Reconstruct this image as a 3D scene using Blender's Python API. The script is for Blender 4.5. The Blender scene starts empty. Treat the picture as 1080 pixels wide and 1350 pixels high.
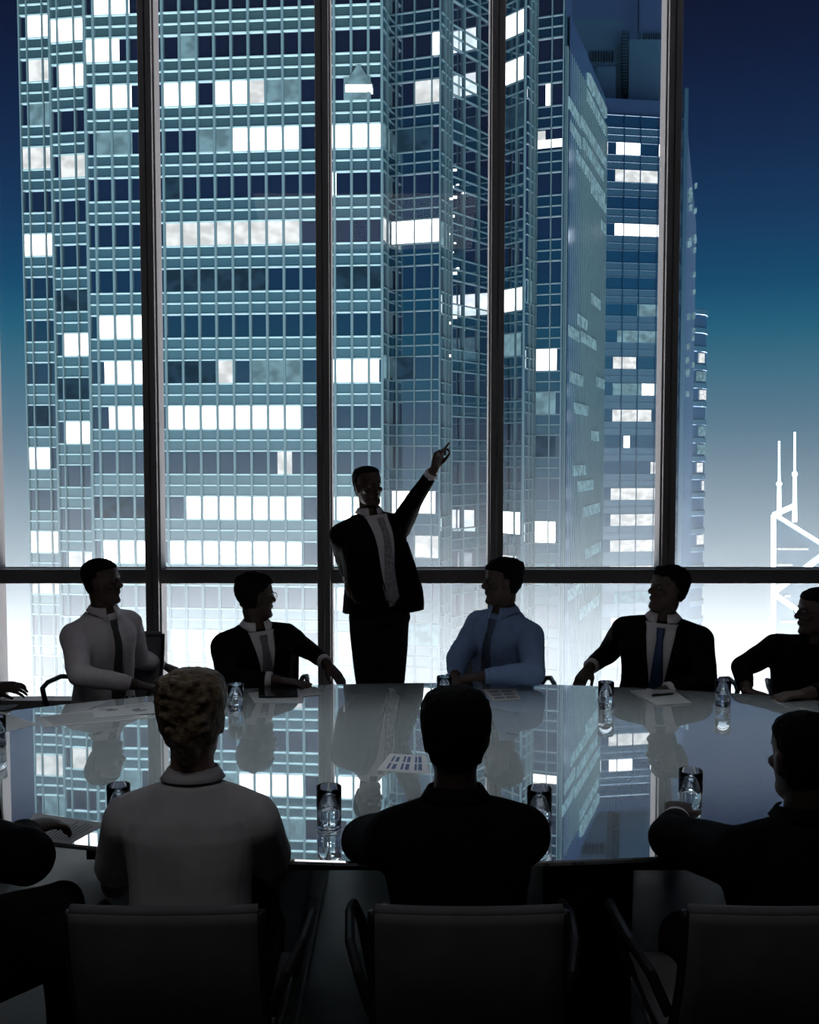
import bpy, bmesh, math, random
from mathutils import Vector, Matrix, noise
random.seed(4)
PI = math.pi
C = bpy.context.scene.collection
sc = bpy.context.scene

# ------------------------------------------------------------------ camera
F, CAM_Z, PITCH = 1300.0, 1.85, math.atan(75 / 1300)
cam = bpy.data.cameras.new('camera'); cam.sensor_fit = 'HORIZONTAL'; cam.sensor_width = 36
cam.lens = 36 * F / 1080; cam.clip_end = 3000; cam.clip_start = .05
co = bpy.data.objects.new('camera', cam); C.objects.link(co)
co.location = (0, 0, CAM_Z); co.rotation_euler = (PI / 2 - PITCH, 0, 0); sc.camera = co
sc.view_settings.view_transform = 'Standard'; sc.view_settings.look = 'None'
sc.view_settings.gamma = 1; sc.view_settings.exposure = 0; sc.view_settings.use_curve_mapping = False
sc.cycles.use_denoising = True
sc.cycles.max_bounces = 22; sc.cycles.diffuse_bounces = 3; sc.cycles.glossy_bounces = 5
sc.cycles.transmission_bounces = 18; sc.cycles.transparent_max_bounces = 16; sc.cycles.volume_bounces = 3
sc.cycles.volume_step_rate = 1.0

def ray(px, py):
    x = (px - 540) / F; y = -(py - 675) / F
    return Vector((x, math.cos(PITCH) + math.sin(PITCH) * y, -math.sin(PITCH) + math.cos(PITCH) * y))
def at(px, py, Y):
    r = ray(px, py); return Vector((0, 0, CAM_Z)) + r * (Y / r.y)
def onz(px, py, z=.74):
    r = ray(px, py); return Vector((0, 0, CAM_Z)) + r * ((z - CAM_Z) / r.z)
def reach(o, px, py, L, sign=-1):
    """the point L away from o that the photo shows at px, py (sign -1: the nearer of the two)"""
    c = Vector((0, 0, CAM_Z)); d = ray(px, py).normalized(); oc = o - c; t = oc.dot(d); m = oc.length_squared - t * t
    return c + d * (t + sign * math.sqrt(max(0, L * L - m)))
def lin(r, g, b, a=1):
    f = lambda c: (c / 255 / 12.92) if c / 255 <= .04045 else ((c / 255 + .055) / 1.055) ** 2.4
    return (f(r), f(g), f(b), a)

# ------------------------------------------------------------------ dusk sky
w = bpy.data.worlds.new('dusk'); sc.world = w; w.use_nodes = True
nt = w.node_tree; nt.nodes.clear()
out = nt.nodes.new('ShaderNodeOutputWorld'); bg = nt.nodes.new('ShaderNodeBackground')
tc = nt.nodes.new('ShaderNodeTexCoord'); sp = nt.nodes.new('ShaderNodeSeparateXYZ')
mr = nt.nodes.new('ShaderNodeMapRange'); cr = nt.nodes.new('ShaderNodeValToRGB')
nt.links.new(tc.outputs['Generated'], sp.inputs[0]); nt.links.new(sp.outputs['Z'], mr.inputs['Value'])
mr.inputs['From Min'].default_value = -1; mr.inputs['From Max'].default_value = 1
nt.links.new(mr.outputs[0], cr.inputs[0]); nt.links.new(cr.outputs[0], bg.inputs['Color']); nt.links.new(bg.outputs[0], out.inputs[0])
NADIR = 15.0  # unseen glow under the horizon, added to light the mist and towers
def zpos(py): return (ray(540, py).normalized().z + 1) / 2
stops = [(0, (NADIR, NADIR * 1.02, NADIR * 1.04, 1)), (.29, (NADIR, NADIR * 1.02, NADIR * 1.04, 1)), (.35, (1.2, 1.25, 1.3, 1))]
for py, c in [(900, (225, 229, 232)), (860, (212, 218, 221)), (800, (186, 197, 203)), (740, (148, 166, 177)), (650, (124, 146, 161)), (560, (92, 124, 143)),
              (500, (70, 113, 135)), (440, (40, 98, 124)), (380, (26, 76, 110)), (300, (25, 59, 94)), (200, (22, 43, 77)), (80, (15, 27, 56)), (0, (11, 21, 44))]:
    stops.append((zpos(py), lin(*c)))
stops += [(1, lin(14, 20, 48))]
el = cr.color_ramp.elements
while len(el) > 1: el.remove(el[-1])
el[0].position = stops[0][0]; el[0].color = stops[0][1]
for p, c in stops[1:]:
    e = el.new(p); e.color = c
FILL = 16.0
def area(name, loc, rot, size, power, col=(1, 1, 1)):
    l = bpy.data.lights.new(name, 'AREA'); l.shape = 'RECTANGLE'; l.size, l.size_y = size; l.energy = power; l.color = col
    o = bpy.data.objects.new(name, l); C.objects.link(o); o.location = loc; o.rotation_euler = rot; return o
area('fill_light', (-.6, .2, 5.1), (math.radians(28), 0, 0), (3, 1.2), FILL, (1, .97, .98))  # unseen fill above the camera, added so shirts and chair backs show faintly
TABLE_FILL = 4.4
for x in (-.8, .95):
    area('table_fill_light', (x, 3.72, 5.2), (0, 0, 0), (1.75, 1.25), TABLE_FILL, (.86, .96, 1)).data.spread = math.radians(12)  # unseen lights, added only to brighten the tabletop

# ------------------------------------------------------------------ materials
def newmat(name):
    m = bpy.data.materials.new(name); m.use_nodes = True; return m, m.node_tree, m.node_tree.nodes['Principled BSDF']
def pm(name, col, rough=.6, metal=0, spec=.3, bump=None, var=0, scale=30):
    m, t, b = newmat(name)
    b.inputs['Base Color'].default_value = (*col[:3], 1); b.inputs['Roughness'].default_value = rough
    b.inputs['Metallic'].default_value = metal; b.inputs['Specular IOR Level'].default_value = spec
    if var or bump:
        c = t.nodes.new('ShaderNodeTexCoord'); n = t.nodes.new('ShaderNodeTexNoise'); n.inputs['Scale'].default_value = scale
        t.links.new(c.outputs['Object'], n.inputs['Vector'])
        if var:
            r = t.nodes.new('ShaderNodeValToRGB')
            r.color_ramp.elements[0].color = (*[x * (1 - var) for x in col[:3]], 1); r.color_ramp.elements[0].position = .3
            r.color_ramp.elements[1].color = (*[min(1, x * (1 + var)) for x in col[:3]], 1); r.color_ramp.elements[1].position = .7
            t.links.new(n.outputs['Fac'], r.inputs[0]); t.links.new(r.outputs[0], b.inputs['Base Color'])
        if bump:
            u = t.nodes.new('ShaderNodeBump'); u.inputs['Strength'].default_value = bump; u.inputs['Distance'].default_value = .01
            t.links.new(n.outputs['Fac'], u.inputs['Height']); t.links.new(u.outputs[0], b.inputs['Normal'])
    return m
def mirror_mix(name, dcol, gcol, fac, rough=.04):
    m, t, b = newmat(name); t.nodes.remove(b)
    o = t.nodes['Material Output']; d = t.nodes.new('ShaderNodeBsdfDiffuse'); g = t.nodes.new('ShaderNodeBsdfGlossy'); x = t.nodes.new('ShaderNodeMixShader')
    d.inputs[0].default_value = (*dcol, 1); g.inputs['Color'].default_value = (*gcol, 1); g.inputs['Roughness'].default_value = rough
    x.inputs[0].default_value = fac; t.links.new(d.outputs[0], x.inputs[1]); t.links.new(g.outputs[0], x.inputs[2]); t.links.new(x.outputs[0], o.inputs[0])
    return m
def lit(name, col, strength, lo=.5, scale=(.16, .16, .22)):
    """a lit office behind glass: brighter and darker furniture and blinds"""
    m, t, b = newmat(name); t.nodes.remove(b); o = t.nodes['Material Output']
    c = t.nodes.new('ShaderNodeTexCoord'); mp = t.nodes.new('ShaderNodeMapping'); n = t.nodes.new('ShaderNodeTexNoise'); n.inputs['Detail'].default_value = 1
    mp.inputs['Scale'].default_value = scale
    t.links.new(c.outputs['Object'], mp.inputs[0]); t.links.new(mp.outputs[0], n.inputs['Vector'])
    r = t.nodes.new('ShaderNodeMapRange'); r.inputs['To Min'].default_value = strength * lo; r.inputs['To Max'].default_value = strength
    r.inputs['From Min'].default_value = .38; r.inputs['From Max'].default_value = .62; t.links.new(n.outputs['Fac'], r.inputs['Value'])
    e = t.nodes.new('ShaderNodeEmission'); e.inputs[0].default_value = (*col, 1); t.links.new(r.outputs[0], e.inputs[1]); t.links.new(e.outputs[0], o.inputs[0])
    return m
M = {}
M['frame'] = pm('window_frame_metal', (.19, .18, .18), .55, .0, .3)
M['frame_side'] = pm('window_frame_pale_metal', (.17, .155, .155), .45, .0, .4)
M['black'] = pm('black_metal', (.008, .008, .009), .4)
M['chrome'] = pm('chrome', (.7, .7, .72), .2, 1)
M['alu'] = pm('brushed_aluminium', (.35, .35, .37), .35, .9)
M['chair_mesh'] = pm('grey_chair_fabric', (.15, .15, .16), .75, 0, .2, bump=.3, var=.12, scale=9)
M['chair_frame'] = pm('dark_chair_frame', (.02, .02, .022), .35, .4)
M['skin_d'] = pm('skin_silhouette', (.06, .038, .030), .55, var=.1)  # darker than the true skin tone: backlit shade put into the colour
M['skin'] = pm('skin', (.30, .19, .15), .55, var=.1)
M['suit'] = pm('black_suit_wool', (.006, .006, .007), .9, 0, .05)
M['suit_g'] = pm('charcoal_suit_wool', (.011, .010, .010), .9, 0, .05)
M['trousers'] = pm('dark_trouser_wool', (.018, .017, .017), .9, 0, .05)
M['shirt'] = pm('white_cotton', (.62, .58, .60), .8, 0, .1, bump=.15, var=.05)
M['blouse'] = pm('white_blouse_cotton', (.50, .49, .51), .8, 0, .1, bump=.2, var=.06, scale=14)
M['blue_shirt'] = pm('blue_cotton', (.20, .30, .50), .8, 0, .1, bump=.15, var=.05)
M['tie_dark'] = pm('dark_green_tie', (.05, .055, .05), .5)
M['tie_pale'] = pm('pale_striped_tie', (.30, .27, .29), .5, var=.3, scale=60)
M['tie_blue'] = pm('navy_tie', (.03, .06, .14), .45)
M['tie_grey'] = pm('grey_tie', (.16, .15, .16), .5)
M['tie_slate'] = pm('slate_blue_tie', (.06, .08, .13), .5, var=.3, scale=50)
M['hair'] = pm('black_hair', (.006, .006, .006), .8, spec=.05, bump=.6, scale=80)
M['hair_blond'] = pm('dark_blond_hair', (.16, .115, .07), .55, bump=.9, var=.45, scale=45)
M['eye'] = pm('eye', (.10, .09, .08), .4)
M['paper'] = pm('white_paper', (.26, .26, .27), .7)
M['ink'] = pm('printed_ink', (.09, .09, .10), .7)
M['ink_blue'] = pm('blue_chart_ink', (.02, .04, .10), .7)
M['folder'] = pm('black_folder', (.01, .01, .012), .5)
M['screen'] = pm('tablet_screen', (.004, .004, .005), .12, 0, .5)
M['floor'] = pm('pale_floor_tile', (.11, .11, .115), .25, 0, .5, var=.06, scale=2)
M['wall'] = pm('dark_wall_paint', (.03, .03, .035), .8)
M['table'] = mirror_mix('polished_glass_top', (.62, .68, .70), (.97, .99, 1), .82, .012)
def satin():      # a second, satin lobe in the glass surface
    t = M['table'].node_tree; x = [n for n in t.nodes if n.type == 'MIX_SHADER'][0]; g = t.nodes.new('ShaderNodeBsdfGlossy'); y = t.nodes.new('ShaderNodeMixShader')
    g.inputs['Color'].default_value = (.97, .99, 1, 1); g.inputs['Roughness'].default_value = .30; y.inputs[0].default_value = SATIN
    o = t.nodes['Material Output']; t.links.new(x.outputs[0], y.inputs[1]); t.links.new(g.outputs[0], y.inputs[2]); t.links.new(y.outputs[0], o.inputs[0])
SATIN = .10
satin()
M['table_base'] = pm('dark_table_base', (.012, .012, .013), .5)
def glassmat(name, col=(1, 1, 1), ior=1.45, rough=0):
    m, t, b = newmat(name); b.inputs['Transmission Weight'].default_value = 1; b.inputs['Roughness'].default_value = rough
    b.inputs['IOR'].default_value = ior; b.inputs['Base Color'].default_value = (*col, 1); return m
M['glass'] = glassmat('clear_glass', (.96, .98, 1)); M['water'] = glassmat('water', (.9, .96, 1), 1.33)
def panemat():
    m, t, b = newmat('window_glass'); t.nodes.remove(b); o = t.nodes['Material Output']
    a = t.nodes.new('ShaderNodeBsdfTransparent'); g = t.nodes.new('ShaderNodeBsdfGlossy'); x = t.nodes.new('ShaderNodeMixShader')
    a.inputs[0].default_value = (.985, .992, 1, 1); g.inputs['Roughness'].default_value = 0; x.inputs[0].default_value = .012
    t.links.new(a.outputs[0], x.inputs[1]); t.links.new(g.outputs[0], x.inputs[2]); t.links.new(x.outputs[0], o.inputs[0]); return m
M['pane'] = panemat()
M['t_glass'] = mirror_mix('tower_dark_glass', (.003, .005, .010), (.8, .88, 1), .42, .03)
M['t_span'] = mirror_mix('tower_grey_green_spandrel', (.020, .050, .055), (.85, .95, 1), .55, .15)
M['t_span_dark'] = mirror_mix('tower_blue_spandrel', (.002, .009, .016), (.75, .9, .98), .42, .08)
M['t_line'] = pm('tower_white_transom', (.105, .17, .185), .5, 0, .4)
M['t_fin'] = pm('tower_pale_blue_mullion', (.03, .06, .072), .45, 0, .4)
M['t_white'] = mirror_mix('pale_teal_tower_cladding', (.004, .022, .036), (.8, .9, 1), .45, .2)
M['t_band'] = mirror_mix('teal_tower_window_band', (.002, .012, .025), (.8, .9, 1), .45, .1)
M['t_dark'] = mirror_mix('navy_tower_cladding', (.004, .012, .03), (.7, .85, 1), .35, .2)
M['lit3'] = lit('bright_office_light', (1, .99, .96), 3.2, .7)
M['lit2'] = lit('office_light', (.97, 1, 1), 1.0, .7)
M['lit1'] = lit('dim_office_light', (.45, .80, .95), .42, .6)
M['lit0'] = lit('faint_office_light', (.14, .36, .60), .15, .6)
M['led'] = lit('led_strip_light', (.85, 1, 1), 4, .8)

# ------------------------------------------------------------------ mesh helpers
def tag(o, label=None, cat=None, group=None, kind=None):
    if label: o['label'] = label
    if cat: o['category'] = cat
    if group: o['group'] = group
    if kind: o['kind'] = kind
    return o
def thing(name, label, cat, loc=(0, 0, 0), rz=0, group=None):
    o = bpy.data.objects.new(name, None); C.objects.link(o); o.location = loc; o.rotation_euler = (0, 0, rz); o.empty_display_size = .1
    return tag(o, label, cat, group)
def obj(name, bm, mats, parent=None, smooth=False, bevel=0, world=False):
    me = bpy.data.meshes.new(name)
    if isinstance(bm, bmesh.types.BMesh):
        if not world: bmesh.ops.recalc_face_normals(bm, faces=bm.faces[:])
        bm.to_mesh(me); bm.free()
    else: me = bm
    for m in (mats if isinstance(mats, (list, tuple)) else [mats]): me.materials.append(m)
    if smooth: me.shade_smooth()
    o = bpy.data.objects.new(name, me); C.objects.link(o)
    if parent: o.parent = parent
    if bevel:
        b = o.modifiers.new('bevel', 'BEVEL'); b.width = bevel; b.segments = 2; b.limit_method = 'ANGLE'
    return o
def box(bm, a, b, mi=0, mat=None):
    vs = [bm.verts.new(mat @ Vector(p) if mat else p) for p in [(x, y, z) for x in (a[0], b[0]) for y in (a[1], b[1]) for z in (a[2], b[2])]]
    for f in ((0, 1, 3, 2), (4, 6, 7, 5), (0, 4, 5, 1), (2, 3, 7, 6), (0, 2, 6, 4), (1, 5, 7, 3)):
        bm.faces.new([vs[i] for i in f]).material_index = mi
def hull_loft(bm, rings, mi=0, cap=True):
    n = len(rings[0]); R = [[bm.verts.new(p) for p in r] for r in rings]
    for a, b in zip(R, R[1:]):
        for i in range(n): bm.faces.new((a[i], a[(i + 1) % n], b[(i + 1) % n], b[i])).material_index = mi
    if cap:
        bm.faces.new(R[0][::-1]).material_index = mi; bm.faces.new(R[-1]).material_index = mi
def frame_of(d):
    d = d.normalized(); u = Vector((0, 0, 1)) if abs(d.z) < .9 else Vector((0, 1, 0))
    s = d.cross(u).normalized(); return s, s.cross(d).normalized()
def cone(bm, a, b, ra, rb, n=14, mi=0):
    a, b = Vector(a), Vector(b); s, u = frame_of(b - a)
    hull_loft(bm, [[p + (s * math.cos(2 * PI * i / n) + u * math.sin(2 * PI * i / n)) * r for i in range(n)] for p, r in ((a, ra), (b, rb))], mi)
def ball(bm, c, r, n=12, mat=None):
    m = Matrix.Translation(Vector(c)) @ (mat if mat else Matrix.Diagonal((r, r, r, 1)))
    bmesh.ops.create_uvsphere(bm, u_segments=n, v_segments=n // 2 + 2, radius=1, matrix=m)
def limb(bm, pts, radii, n=14):
    for i, (p, r) in enumerate(zip(pts, radii)):
        ball(bm, p, r, n)
        if i: cone(bm, pts[i - 1], p, radii[i - 1], r, n)
def tube(bm, pts, r, n=10, mi=0):
    pts = [Vector(p) for p in pts]; rings = []
    s0, _ = frame_of(pts[1] - pts[0])
    for i, p in enumerate(pts):
        d = (pts[min(i + 1, len(pts) - 1)] - pts[max(i - 1, 0)]).normalized()
        s0 = (s0 - d * s0.dot(d)).normalized(); u = s0.cross(d)
        rings.append([p + (s0 * math.cos(2 * PI * k / n) + u * math.sin(2 * PI * k / n)) * r for k in range(n)])
    hull_loft(bm, rings, mi)
def lathe(bm, prof, n=28, mi=0, c=(0, 0)):
    hull_loft(bm, [[Vector((c[0] + r * math.cos(2 * PI * i / n), c[1] + r * math.sin(2 * PI * i / n), z)) for i in range(n)] for r, z in prof], mi)
def remesh(bm, voxel, smooth=2, disp=None):
    me = bpy.data.meshes.new('tmp'); bm.to_mesh(me); bm.free()
    o = bpy.data.objects.new('tmp', me); C.objects.link(o)
    r = o.modifiers.new('r', 'REMESH'); r.mode = 'VOXEL'; r.voxel_size = voxel; r.use_smooth_shade = True
    if smooth:
        s = o.modifiers.new('s', 'SMOOTH'); s.iterations = smooth; s.factor = .6
    dg = bpy.context.evaluated_depsgraph_get(); dg.update()
    me2 = bpy.data.meshes.new_from_object(o.evaluated_get(dg), depsgraph=dg)
    bpy.data.objects.remove(o); bpy.data.meshes.remove(me)
    me2.materials.clear()
    if disp:
        amp, fr = disp
        nrm = [v.vector.copy() for v in me2.vertex_normals]; cos = []
        for v, nn_ in zip(me2.vertices, nrm):
            p = v.co
            k = noise.noise(Vector((p.x * fr, p.y * fr, p.z * fr * .55))) + .6 * noise.noise(Vector((p.x * fr * 2 + 9, p.y * fr * 2, p.z * fr * 1.1)))
            cos.extend(p + nn_ * (k * amp))
        me2.vertices.foreach_set('co', cos)
    me2.shade_smooth(); return me2
def sheet(bm, grid, th=.003, mi=0):
    """a thin panel from a grid of points, thickened backwards along its normals"""
    rows, cols = len(grid), len(grid[0]); A = [[bm.verts.new(p) for p in r] for r in grid]; B = []
    for i in range(rows):
        rr = []
        for j in range(cols):
            du = grid[i][min(j + 1, cols - 1)] - grid[i][max(j - 1, 0)]; dv = grid[min(i + 1, rows - 1)][j] - grid[max(i - 1, 0)][j]
            rr.append(bm.verts.new(grid[i][j] - du.cross(dv).normalized() * th))
        B.append(rr)
    for i in range(rows - 1):
        for j in range(cols - 1):
            bm.faces.new((A[i][j], A[i][j + 1], A[i + 1][j + 1], A[i + 1][j])).material_index = mi
            bm.faces.new((B[i][j], B[i + 1][j], B[i + 1][j + 1], B[i][j + 1])).material_index = mi
    for i in range(rows - 1):
        for j in (0, cols - 1): bm.faces.new((A[i][j], A[i + 1][j], B[i + 1][j], B[i][j])).material_index = mi
    for j in range(cols - 1):
        for i in (0, rows - 1): bm.faces.new((A[i][j], B[i][j], B[i][j + 1], A[i][j + 1])).material_index = mi

# ------------------------------------------------------------------ the room
WY = 7.0
def struct(name, bm, m, parent=None, bevel=0):
    o = obj(name, bm, m, parent, bevel=bevel)
    if not parent: o['kind'] = 'structure'
    return o
RX, RB, RH = 4.25, -3.0, 5.35
bm = bmesh.new(); box(bm, (-RX - .2, RB - .2, -.2), (RX + .2, WY + .15, 0)); struct('floor', bm, M['floor'])
bm = bmesh.new(); box(bm, (-RX - .2, RB - .2, RH), (RX + .2, WY + .15, RH + .2)); struct('ceiling', bm, M['wall'])
bm = bmesh.new(); box(bm, (-RX - .2, RB, 0), (-RX, WY, RH)); struct('wall_left', bm, M['wall'])
bm = bmesh.new(); box(bm, (RX, RB, 0), (RX + .2, WY, RH)); struct('wall_right', bm, M['wall'])
bm = bmesh.new(); box(bm, (-RX, RB - .2, 0), (RX, RB, RH)); struct('wall_back', bm, M['wall'])
MX = [-4.17, -2.975, -1.815, -.603, .612, 1.822, 3.03, 4.17]
TZ0, TZ1 = .942, 1.037
for i, (a, b) in enumerate(zip(MX, MX[1:])):
    win = bpy.data.objects.new('window_%d' % (i + 1), None); C.objects.link(win); win['kind'] = 'structure'; win.location = ((a + b) / 2, WY, 0)
    L = lambda x: x - (a + b) / 2
    for z0, z1 in ((.10, TZ0), (TZ1, RH - .08)):
        bm = bmesh.new(); box(bm, (L(a + .05), .045, z0 - .01), (L(b - .05), .053, z1 + .01)); obj('pane', bm, M['pane'], win)
    bm = bmesh.new(); box(bm, (L(a + .03), -.07, TZ0), (L(b - .03), .085, TZ1)); obj('transom', bm, M['frame'], win, bevel=.006)
    bm = bmesh.new(); box(bm, (L(a + .05), .085, TZ1 - .01), (L(b - .05), .10, TZ1 + .006)); box(bm, (L(a + .05), -.072, TZ1 - .004), (L(b - .05), .04, TZ1 + .004)); obj('transom_cap', bm, M['frame_side'], win)
    bm = bmesh.new(); box(bm, (L(a), -.05, 0), (L(b), .08, .10)); box(bm, (L(a), -.05, RH - .08), (L(b), .08, RH)); obj('window_rail', bm, M['frame'], win)
for i, x in enumerate(MX):
    t = bpy.data.objects.new('trim_%d' % (i + 1), None); C.objects.link(t); t['kind'] = 'structure'; t.location = (x, WY, 0)
    bm = bmesh.new()
    for s in (-1, 1): box(bm, (s * .005, -.095, 0), (s * .046, .09, RH))
    obj('mullion', bm, M['frame'], t, bevel=.004)
    s = 1 if x < 0 else -1
    bm = bmesh.new(); box(bm, (s * .047, -.06, .1), (s * .058, .085, TZ0)); box(bm, (s * .047, -.06, TZ1), (s * .058, .085, RH)); obj('mullion_lip', bm, M['frame_side'], t)
# evening mist lying just outside the lower part of the glass wall
def mist():
    m = bpy.data.materials.new('mist'); m.use_nodes = True; t = m.node_tree; t.nodes.clear(); o = t.nodes.new('ShaderNodeOutputMaterial')
    v = t.nodes.new('ShaderNodeVolumeScatter'); c = t.nodes.new('ShaderNodeTexCoord'); s = t.nodes.new('ShaderNodeSeparateXYZ')
    r = t.nodes.new('ShaderNodeMapRange'); r.interpolation_type = 'LINEAR'
    r.inputs['From Min'].default_value = MIST_TOP; r.inputs['From Max'].default_value = MIST_LOW; r.inputs['To Min'].default_value = 0; r.inputs['To Max'].default_value = MIST_D ** (1 / 3.4)
    p = t.nodes.new('ShaderNodeMath'); p.operation = 'POWER'; p.inputs[1].default_value = 3.4
    t.links.new(c.outputs['Object'], s.inputs[0]); t.links.new(s.outputs['Z'], r.inputs['Value']); t.links.new(r.outputs[0], p.inputs[0])
    t.links.new(p.outputs[0], v.inputs['Density']); v.inputs['Color'].default_value = (.93, .975, 1, 1); t.links.new(v.outputs[0], o.inputs['Volume']); return m
MIST_TOP, MIST_LOW, MIST_D = 3.0, .3, .085
bm = bmesh.new(); box(bm, (-6.5, WY + .2, -2), (6.5, WY + 2.4, MIST_TOP))
o = obj('mist', bm, mist()); tag(o, 'pale evening mist hanging low outside the glass wall', 'mist', kind='stuff')

# ------------------------------------------------------------------ towers outside
F2 = F / math.cos(PITCH)
def plan(px, Y): return Vector(((px - 540) * Y / F2, Y, 0))
def zat(py, Y): return at(540, py, Y).z
def facade(root, x0, Y0, x1, Y1, cols, top_px, pitch_px, ym, k_range, span, win_frac=.52, fins=True, linew=.12, finw=.13, line=None, fin=None, body=None):
    """one flat stretch of curtain wall from px x0 (depth Y0) to px x1 (depth Y1); returns a placing function for lit windows"""
    P, Q = plan(x0, Y0), plan(x1, Y1); d = Q - P; Ln = d.length; d.normalize(); n = Vector((d.y, -d.x, 0))
    if n.y > 0: n = -n
    Ym = (Y0 + Y1) / 2 if ym is None else ym
    zt = zat(top_px, Ym); ph = pitch_px * Ym / F2
    def u_of(px):
        k = (px - 540) / F2      # X = k*Y
        return (k * P.y - P.x) / (d.x - k * d.y)
    def pt(u, z, off): v = P + d * u + n * off; v.z = z; return v
    def slab(bm, u0, u1, z0, z1, o0, o1, mi):
        vs = [bm.verts.new(pt(u, z, o_)) for u in (u0, u1) for o_ in (o0, o1) for z in (z0, z1)]
        for f in ((0, 1, 3, 2), (4, 6, 7, 5), (0, 4, 5, 1), (2, 3, 7, 6), (0, 2, 6, 4), (1, 5, 7, 3)):
            bm.faces.new([vs[i] for i in f]).material_index = mi
    bm = bmesh.new()
    zlo, zhi = zt - k_range[1] * ph, zt - k_range[0] * ph
    slab(bm, 0, Ln, zlo, zhi, -.3, 0, 0)
    for k in range(*k_range):
        zw = zt - k * ph; zb = zw - ph * win_frac; zn = zw - ph
        slab(bm, 0, Ln, zn, zb, -.05, .06, 1)
        for z in (zw, zb, (zb + zn) / 2): slab(bm, 0, Ln, z - linew / 2, z + linew / 2, 0, .16, 2)
    if fins:
        for px in cols:
            u = u_of(px)
            if -.2 <= u <= Ln + .2: slab(bm, u - finw / 2, u + finw / 2, zlo, zhi, 0, .24, 3)
    obj('curtain_wall', bm, [body or M['t_glass'], span, line or M['t_line'], fin or M['t_fin']], root)
    def window(xa, xb, py, mat, fr=(0, 1), name='lit_window'):
        k = round((py - 13 - top_px) / pitch_px); zw = zt - k * ph; h = ph * win_frac
        b = bmesh.new(); slab(b, max(0, u_of(xa)), min(Ln, u_of(xb)), zw - h * fr[1], zw - h * fr[0], .0, .03, 0)
        return obj(name, b, mat, root)
    return window, pt, u_of
def solid(root, pts, z0, z1, mat, name='tower_body'):
    bm = bmesh.new(); hull_loft(bm, [[Vector((p[0], p[1], z)) for p in pts] for z in (z0, z1)]); return obj(name, bm, mat, root)

tw = thing('office_tower', 'tall glass office tower with white grid lines and many lit floors, at left', 'building', (0, 0, 0))
KR = (-9, 16)
L3, L2, L1, L0 = M['lit3'], M['lit2'], M['lit1'], M['lit0']
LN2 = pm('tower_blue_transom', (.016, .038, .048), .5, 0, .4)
A, _, _ = facade(tw, 38, 91.6, 77.5, 91.2, [38.3, 48.2, 68, 76.8], 308.5, 55.4, None, KR, M['t_span'])
B, _, _ = facade(tw, 77.5, 88.8, 122, 88.2, [78, 87.5, 108.5, 121.6], 322.5, 57.3, None, KR, M['t_span'])
Cw, _, _ = facade(tw, 122, 86.6, 505, 84.2, [122.5] + [133.5 + 22.1 * i for i in range(17)] + [504.5], 292, 59.6, None, KR, M['t_span'], finw=.2)
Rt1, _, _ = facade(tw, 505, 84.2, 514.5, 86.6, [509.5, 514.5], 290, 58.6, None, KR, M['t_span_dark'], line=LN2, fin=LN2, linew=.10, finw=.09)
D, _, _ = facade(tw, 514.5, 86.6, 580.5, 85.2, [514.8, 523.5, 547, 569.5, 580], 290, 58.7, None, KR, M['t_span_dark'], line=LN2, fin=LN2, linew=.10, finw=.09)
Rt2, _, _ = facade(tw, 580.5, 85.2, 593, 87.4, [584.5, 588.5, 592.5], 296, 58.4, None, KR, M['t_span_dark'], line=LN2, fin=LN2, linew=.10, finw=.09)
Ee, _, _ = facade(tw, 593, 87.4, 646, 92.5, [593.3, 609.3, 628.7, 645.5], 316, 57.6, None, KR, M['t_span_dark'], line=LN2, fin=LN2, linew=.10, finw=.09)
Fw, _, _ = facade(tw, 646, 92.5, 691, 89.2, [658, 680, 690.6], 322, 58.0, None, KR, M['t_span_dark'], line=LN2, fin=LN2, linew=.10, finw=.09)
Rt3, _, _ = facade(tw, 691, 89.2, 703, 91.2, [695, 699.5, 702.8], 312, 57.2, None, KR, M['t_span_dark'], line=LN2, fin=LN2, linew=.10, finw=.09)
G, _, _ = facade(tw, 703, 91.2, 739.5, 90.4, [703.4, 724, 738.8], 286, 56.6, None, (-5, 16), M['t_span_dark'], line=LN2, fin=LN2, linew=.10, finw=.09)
corner = [(38, 91.6), (77.5, 91.2), (77.5, 88.8), (122, 88.2), (122, 86.6), (505, 84.2), (514.5, 86.6), (580.5, 85.2), (593, 87.4), (646, 92.5), (691, 89.2), (703, 91.2), (739.5, 90.4)]
cp = [plan(a, b) + Vector((0, .35, 0)) for a, b in corner]
solid(tw, [(p.x, p.y) for p in cp[:-1]] + [(cp[-2].x + .1, 108), (cp[0].x, 118)], -75, 56, M['t_glass'])
solid(tw, [(p.x, p.y) for p in cp[-2:]] + [(cp[-1].x, 106), (cp[-2].x, 106)], -75, 41.0, M['t_glass'], 'side_wing')
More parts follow.
